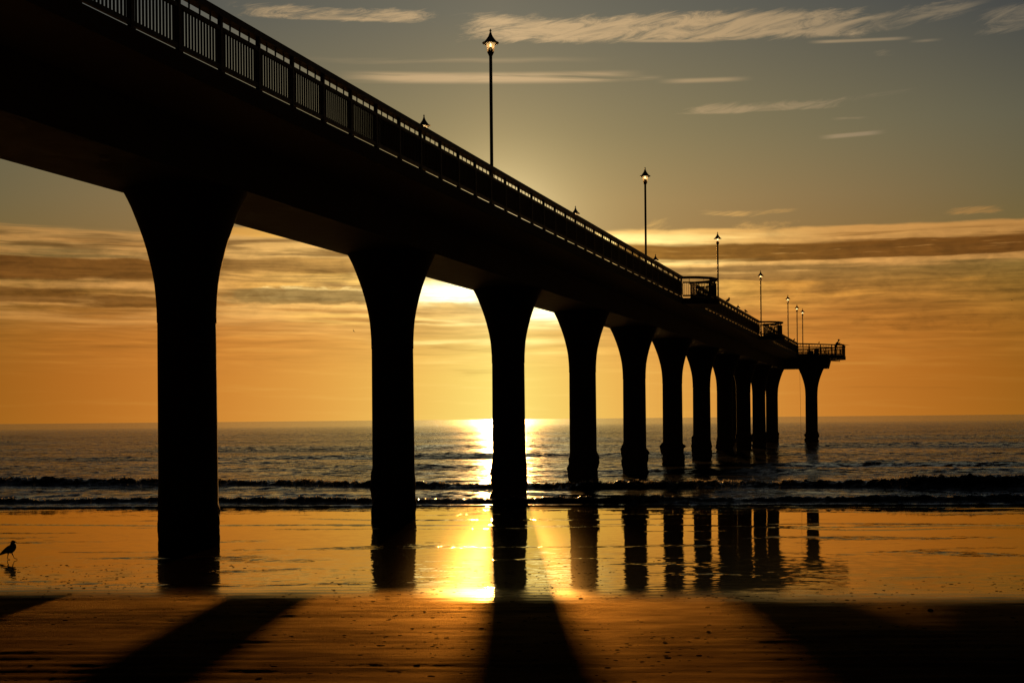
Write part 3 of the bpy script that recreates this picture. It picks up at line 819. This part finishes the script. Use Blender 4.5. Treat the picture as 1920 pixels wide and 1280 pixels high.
# ------------------------------------------------------------------ lamps
def make_lamp():
    root = empty('street_lamp', (0, 0, 0))
    H = 15.09 - Z_DECK              # finial tip above the deck
    zr = H - .45                    # underside of the roof
    mb = MB()
    zc = H - .86
    mb.lathe([(.105, 0), (.105, .12), (.075, .18), (.075, .55), (.06, .62), (.052, .75), (.049, zc), (.049, zc + .01)], 20)
    mb.build('post', M['lamp_paint'], root)
    mb = MB()
    mb.lathe([(.048, zc), (.060, zc + .03), (.098, zc + .11), (.108, zc + .14), (.098, zc + .145)], 20)
    mb.build('lantern_base', M['lamp_paint'], root)
    mb = MB()
    mb.lathe([(.104, zc + .146), (.135, zr - .004)], 8, smooth=False, cap=False, rot=R(22.5))
    mb.build('lantern_glass', M['glass'], root)
    mb = MB()
    mb.lathe([(.07, zc + .147), (.075, zc + .2), (.055, zc + .26), (.02, zc + .31), (.004, zc + .325)], 14)
    mb.build('lamp_holder', M['lamp_paint'], root)
    mb = MB()
    mb.lathe([(.004, zr - .15), (.022, zr - .145), (.032, zr - .11), (.028, zr - .06), (.016, zr - .02), (.014, zr - .004)], 12)
    mb.build('bulb', M['bulb'], root)
    mb = MB()
    mb.lathe([(.13, zr - .001), (.245, zr - .012), (.258, zr), (.255, zr + .014), (.215, zr + .022), (.19, zr + .045), (.15, zr + .095), (.105, zr + .155),
              (.07, zr + .21), (.045, zr + .27), (.03, zr + .325), (.018, zr + .34)], 24)
    mb.build('lantern_roof', M['lamp_paint'], root)
    mb = MB()
    mb.lathe([(.015, zr + .338), (.017, zr + .35), (.034, zr + .37), (.034, zr + .385), (.018, zr + .41), (.006, zr + .44), (.001, zr + .45)], 12)
    mb.build('finial', M['lamp_paint'], root)
    return root
lamp0 = make_lamp()
def s_at(px, t):
    """distance along the pier at which the line t crosses the sight line of an image column"""
    k = (px - 960.0) / FPX
    return (k * (P0.y + PR.y * t) - (P0.x + PR.x * t)) / (PD.x - k * PD.y)
LT = 2.70
FT = -3.36
lamps = [(s_at(926.4, LT), LT, 'tallest street lamp in view, standing alone against the upper sky over the pier rail'),
         (s_at(1213.9, LT), LT, 'second tallest street lamp, just above where bright yellow cloud meets the pier rail'),
         (s_at(1348.7, LT), LT, 'street lamp at the outer corner of the first rounded pier bay'),
         (s_at(1428.7, LT), LT, 'street lamp in the middle of the second, smaller rounded pier bay'),
         (s_at(1479.3, LT), LT, 'street lamp between the second rounded bay and the end platform, tallest of the last three'),
         (SE + 1.9, 2.55, 'street lamp at the landward corner of the end platform, middle of the last three'),
         (SE + 8.15, 2.64, 'street lamp farthest out on the pier, shortest of the last three'),
         (s_at(800.3, FT), FT, 'far-side street lamp left of the tallest lamp, just its roof peak showing above the rail'),
         (s_at(1082.7, FT), FT, 'street lamp behind the rail, roof tip just left of the glowing cloud above the pier'),
         (s_at(1231.8, FT), FT, 'street lamp behind the rail, tiny roof tip just right of the second tallest lamp'),
         (s_at(1385.7, FT), FT, 'street lamp behind the rail between the two rounded bays, hardly more than a point')]
for i, (s, t, lab) in enumerate(lamps):
    o = lamp0 if i == 0 else copy_tree(lamp0)
    o.location = P(s, t, Z_DECK); o.rotation_euler = (0, 0, PIER_RZ)
    tag(o, lab, 'street lamp', 'lantern street lamps along the pier')

# ------------------------------------------------------------------ skinned bodies
def skinned(name, verts, edges, root, mat_, sub=2):
    me = bpy.data.meshes.new(name); bm = bmesh.new()
    sk = bm.verts.layers.skin.verify()
    vl = [bm.verts.new(v[:3]) for v in verts]
    for a, b in edges: bm.edges.new((vl[a], vl[b]))
    for i, v in enumerate(vl):
        r = verts[i][3]; r = r if isinstance(r, tuple) else (r, r)
        v[sk].radius = r; v[sk].use_root = (i == root)
    bm.to_mesh(me); bm.free()
    o = bpy.data.objects.new(name, me); COL.objects.link(o)
    sm = o.modifiers.new('skin', 'SKIN'); sm.use_smooth_shade = True
    ss = o.modifiers.new('sub', 'SUBSURF'); ss.levels = sub; ss.render_levels = sub
    dg = bpy.context.evaluated_depsgraph_get(); dg.update()
    ev = o.evaluated_get(dg); m2 = bpy.data.meshes.new_from_object(ev)
    o.modifiers.clear(); o.data = m2; m2.materials.clear(); m2.materials.append(mat_)
    m2.polygons.foreach_set('use_smooth', [True] * len(m2.polygons))
    return o

def gull_mesh(walking=True):
    V = [(.01, 0, .205, (.095, .092)), (-.06, 0, .185, (.078, .078)), (-.125, 0, .150, (.046, .046)), (-.215, 0, .088, (.026, .014)),
         (.055, 0, .240, (.078, .078)), (.052, 0, .295, .056), (.050, 0, .345, .058), (.086, 0, .338, .018), (.116, 0, .328, .005),
         (-.055, .03, .125, .016), (-.068, .032, .062, .007), (-.080, .032, .010, .007), (-.022, .032, .005, .006),
         (.03, -.03, .130, .016), (.062, -.032, .068, .007), (.080, -.032, .026, .007), (.140, -.032, .008, .006)]
    E = [(0, 1), (1, 2), (2, 3), (0, 4), (4, 5), (5, 6), (6, 7), (7, 8), (1, 9), (9, 10), (10, 11), (11, 12), (0, 13), (13, 14), (14, 15), (15, 16)]
    if not walking:
        for i, (x, z) in {10: (-.02, .05), 11: (-.02, .008), 12: (.03, .006), 9: (-.02, .115), 13: (0.0, .12), 14: (0, .05), 15: (0, .008), 16: (.05, .006)}.items():
            V[i] = (x, V[i][1], z, V[i][3])
    return V, E
V, E = gull_mesh(True)
gull = skinned('gull', V, E, 0, M['feather'], 2)
gx = (17.8 - 960) / FPX * 27.2
gull.location = (gx, 27.2, sand_base(gx, 27.2) - .0)
tag(gull, 'gull walking on the wet sand at the left edge, reflected below its feet', 'bird')

V, E = gull_mesh(False)
perch = skinned('gull', V, E, 0, M['feather'], 1)
spots = [(s_at(1367.5, RAIL_T), RAIL_T, -R(20), 1.1, 'gull perched on the pier rail just beyond the first rounded bay, facing seaward'),
         (s_at(1400, RAIL_T), RAIL_T, R(150), .85, 'small bird on the pier rail between the bays, nearer the second bay'),
         (s_at(1490.5, RAIL_T), RAIL_T, R(10), .8, 'small bird on the pier rail close to the last three street lamps'),
         (None, .47, R(-60), .62, 'small bird on the middle of the end platform rail, above the dark bags'),
         (None, .93, R(-40), .62, 'small bird on the end platform rail beside the leaning person')]
for i, (s, t, rz, sc, lab) in enumerate(spots):
    o = perch if i == 0 else copy_tree(perch)
    if s is None:
        a, b = PL[0], PL[1]; s, tt = a[0] + (b[0] - a[0]) * t, a[1] + (b[1] - a[1]) * t
        o.location = P(s, tt, Z_RAIL)
    else: o.location = P(s, t, Z_RAIL)
    o.rotation_euler = (0, 0, rz); o.scale = (sc,) * 3
    tag(o, lab, 'bird', 'birds perched on the pier rail')

def flying_bird():
    V = [(0, 0, 0, (.07, .06)), (.12, 0, .01, (.05, .045)), (.20, 0, .02, .035), (.26, 0, .015, .008), (-.14, 0, -.005, .035), (-.26, 0, -.01, (.05, .008)),
         (.04, .16, .07, (.07, .014)), (.06, .34, .15, (.06, .010)), (0, .58, .16, (.03, .006)), (.04, -.16, .07, (.07, .014)), (.06, -.34, .15, (.06, .010)), (0, -.58, .16, (.03, .006))]
    E = [(0, 1), (1, 2), (2, 3), (0, 4), (4, 5), (0, 6), (6, 7), (7, 8), (0, 9), (9, 10), (10, 11)]
    return skinned('gull', V, E, 0, M['feather'], 1)
fb = flying_bird()
for i, (px, py, dist, rot, lab) in enumerate([(665, 621, 290, (R(35), R(-10), R(150)), 'bird in flight low in the orange sky left of the second pier column'),
                                              (1900, 563, 430, (R(-25), R(10), R(200)), 'bird in flight in the sky at the far right, seaward of the pier')]):
    o = fb if i == 0 else copy_tree(fb)
    hy = HY - ROLL * (px - 960)
    o.location = ((px - 960) / FPX * dist, dist, EYE + (hy - py) / FPX * dist); o.rotation_euler = rot
    tag(o, lab, 'bird', 'birds flying over the sea')

# ------------------------------------------------------------------ person at the end rail, rod and bags
def plat_pt(f, back):
    """a point behind the landward-right platform rail: f along it, back metres inside"""
    a, b = Vector((*PL[0], 0)), Vector((*PL[1], 0)); d = (b - a).normalized(); n = Vector((d.y, -d.x, 0))
    if n.dot(Vector((SE + 4.5, 0, 0)) - a) < 0: n = -n
    p = a + (b - a) * f + n * back
    return P(p.x, p.y, Z_DECK)
def build_person():
    root = empty('person', (0, 0, 0))
    # x is the way the person faces (towards the rail), z up; leaning forward with forearms on the rail
    V = [(-.10, 0, .95, (.13, .16)),                                     # 0 pelvis
         (-.06, 0, 1.12, (.12, .15)), (.04, 0, 1.30, (.13, .17)), (.12, 0, 1.42, (.10, .13)),   # spine, chest, shoulders
         (.17, 0, 1.50, .055), (.22, 0, 1.56, .075), (.25, 0, 1.63, (.095, .08)), (.24, 0, 1.70, (.06, .055)),    # neck, head
         (-.10, .10, .86, .10), (-.06, .11, .48, .068), (-.12, .11, .08, .045), (.04, .12, .03, .04),              # left leg
         (-.10, -.10, .86, .10), (-.04, -.11, .48, .068), (-.10, -.11, .08, .045), (.06, -.12, .03, .04),          # right leg
         (.12, .19, 1.38, .060), (.24, .24, 1.16, .048), (.46, .16, 1.22, .036), (.52, .14, 1.23, .030),           # left arm
         (.12, -.19, 1.38, .060), (.26, -.24, 1.16, .048), (.47, -.16, 1.24, .036), (.53, -.14, 1.25, .030)]
    E = [(0, 1), (1, 2), (2, 3), (3, 4), (4, 5), (5, 6), (6, 7), (0, 8), (8, 9), (9, 10), (10, 11), (0, 12), (12, 13), (13, 14), (14, 15),
         (3, 16), (16, 17), (17, 18), (18, 19), (3, 20), (20, 21), (21, 22), (22, 23)]
    for side, base in ((1, 19), (-1, 23)):                               # fingers and thumb
        bx, by, bz = V[base][:3]
        for k, (dy, ln) in enumerate(((-.03, .07), (-.01, .085), (.01, .08), (.03, .065))):
            i = len(V); V.append((bx + ln * .55, by + dy, bz + .006, .010)); V.append((bx + ln, by + dy, bz - .02, .008))
            E += [(base, i), (i, i + 1)]
        i = len(V); V.append((bx + .03, by - side * .045, bz + .01, .010)); V.append((bx + .06, by - side * .055, bz - .01, .008)); E += [(base, i), (i, i + 1)]
    body = skinned('body', V, E, 0, M['cloth'], 1); body.parent = root
    mb = MB()
    mb.lathe([(.112, 1.64), (.110, 1.69), (.085, 1.745), (.03, 1.765)], 16, c=(.24, 0))
    mb.box(.30, .41, -.07, .07, 1.645, 1.66)
    mb.build('cap', M['canvas'], root)
    return root
person = build_person()
pp = plat_pt(.925, .42)
person.location = pp
person.rotation_euler = (0, 0, R(-28))
tag(person, 'person in dark clothes leaning on the rail at the corner of the end platform', 'person')
mb = MB()
h = pp + Vector((.28, -.35, 1.22)); h.z = Z_RAIL + .03
tip = h + Vector((1.05, -.05, -.16)); mid = h.lerp(tip, .5)
mb.tube([h + Vector((-.35, .05, .06)), h, mid, tip], [.03, .035, .028, .008], 8)
tag(mb.build('fishing_rod', M['lamp_paint']), 'dark fishing rod jutting out over the right corner of the platform rail', 'fishing rod')
def bag(name, loc, w, d, hh, seed):
    root = empty(name, loc, R(30 + seed))
    rng = random.Random(seed); bm_ = MB()
    nu, nv = 16, 9; vs = []; fs = []
    for j in range(nv):
        v = j / (nv - 1); zz = hh * v
        sq = (1 - (2 * v - 1) ** 6 * .35)
        for i in range(nu):
            a = 2 * math.pi * i / nu; c, s = math.cos(a), math.sin(a)
            e = (abs(c) ** 4 + abs(s) ** 4) ** -.25
            k = sq * (1 + rng.uniform(-.05, .05))
            vs.append((w / 2 * c * e * k, d / 2 * s * e * k, zz))
    for j in range(nv - 1):
        for i in range(nu): fs.append((j * nu + i, j * nu + (i + 1) % nu, (j + 1) * nu + (i + 1) % nu, (j + 1) * nu + i))
    bm_.add(vs, fs, True); bm_.add(vs[:nu], [tuple(range(nu))[::-1]]); bm_.add(vs[-nu:], [tuple(range(nu))])
    bm_.build('body', M['canvas'], root)
    m = MB(); m.tube([(-.12, 0, hh - .01), (-.10, 0, hh + .09), (.10, 0, hh + .09), (.12, 0, hh - .01)], .014, 6)
    m.build('handle', M['canvas'], root)
    return root
tag(bag('bag', plat_pt(.36, .55), .62, .4, .50, 3), 'wide dark bag on the end platform floor, the lower of two behind the rail', 'bag')
crate_p = plat_pt(.52, .75)
b2 = bag('bag', crate_p + Vector((0, 0, .0)), .5, .36, .74, 5)
tag(b2, 'tall dark bag on the end platform, right of the low wide one', 'bag')
mb = MB(); a = P(SE - 1.6, 3.05, 9.25)
mb.tube([a, a + Vector((.05, 0, -4.0)), a + Vector((.1, 0, -9.4))], .012, 6)
tag(mb.build('rope', M['paint']), 'thin rope hanging straight down from the end platform to the water', 'rope')

# ------------------------------------------------------------------ pebbles on the sand
def build_pebbles():
    rng = np.random.RandomState(12); mb = MB()
    def stone(x, y, r):
        z = sand_base(x, y); vs = []; n = 7
        for (rr, zz) in ((1.0, -.1), (1.05, .25), (.6, .55)):
            for k in range(n):
                a = 2 * math.pi * k / n; j = rng.uniform(.8, 1.2)
                vs.append((x + math.cos(a) * r * rr * j * 1.7, y + math.sin(a) * r * rr * j, z + zz * r * .5))
        fs = [(i * n + k, i * n + (k + 1) % n, (i + 1) * n + (k + 1) % n, (i + 1) * n + k) for i in range(2) for k in range(n)] + [tuple(range(2 * n, 3 * n))]
        mb.add(vs, fs, True)
    for i in range(4200):
        y = rng.uniform(11.5, 26); x = rng.uniform(-.42, .42) * y
        if fbm(np.array([x * .5]), np.array([y * .7]), 3, 91)[0] < rng.uniform(.25, .58): continue
        stone(x, y, rng.choice([.007, .010, .014, .019], p=[.45, .33, .17, .05]))
    o = mb.build('pebbles', M['pebble'])
    tag(o, 'dark pebbles and shell bits scattered over the sand', 'pebbles', kind='stuff')
    x = (1741 - 960) / FPX * 17.9; m2 = MB(); mb2 = mb; mb = None
    return x
px_ = build_pebbles()
mb = MB(); mb.lathe([(.02, -.02), (.058, 0), (.062, .025), (.045, .05), (.01, .06)], 14)
o = mb.build('stone', M['pebble']); yy = 17.6; o.location = (px_ * yy / 17.9, yy, sand_base(px_, yy)); o.scale = (.6, .42, .5)
tag(o, 'single dark stone on the shaded sand at the right', 'stone')
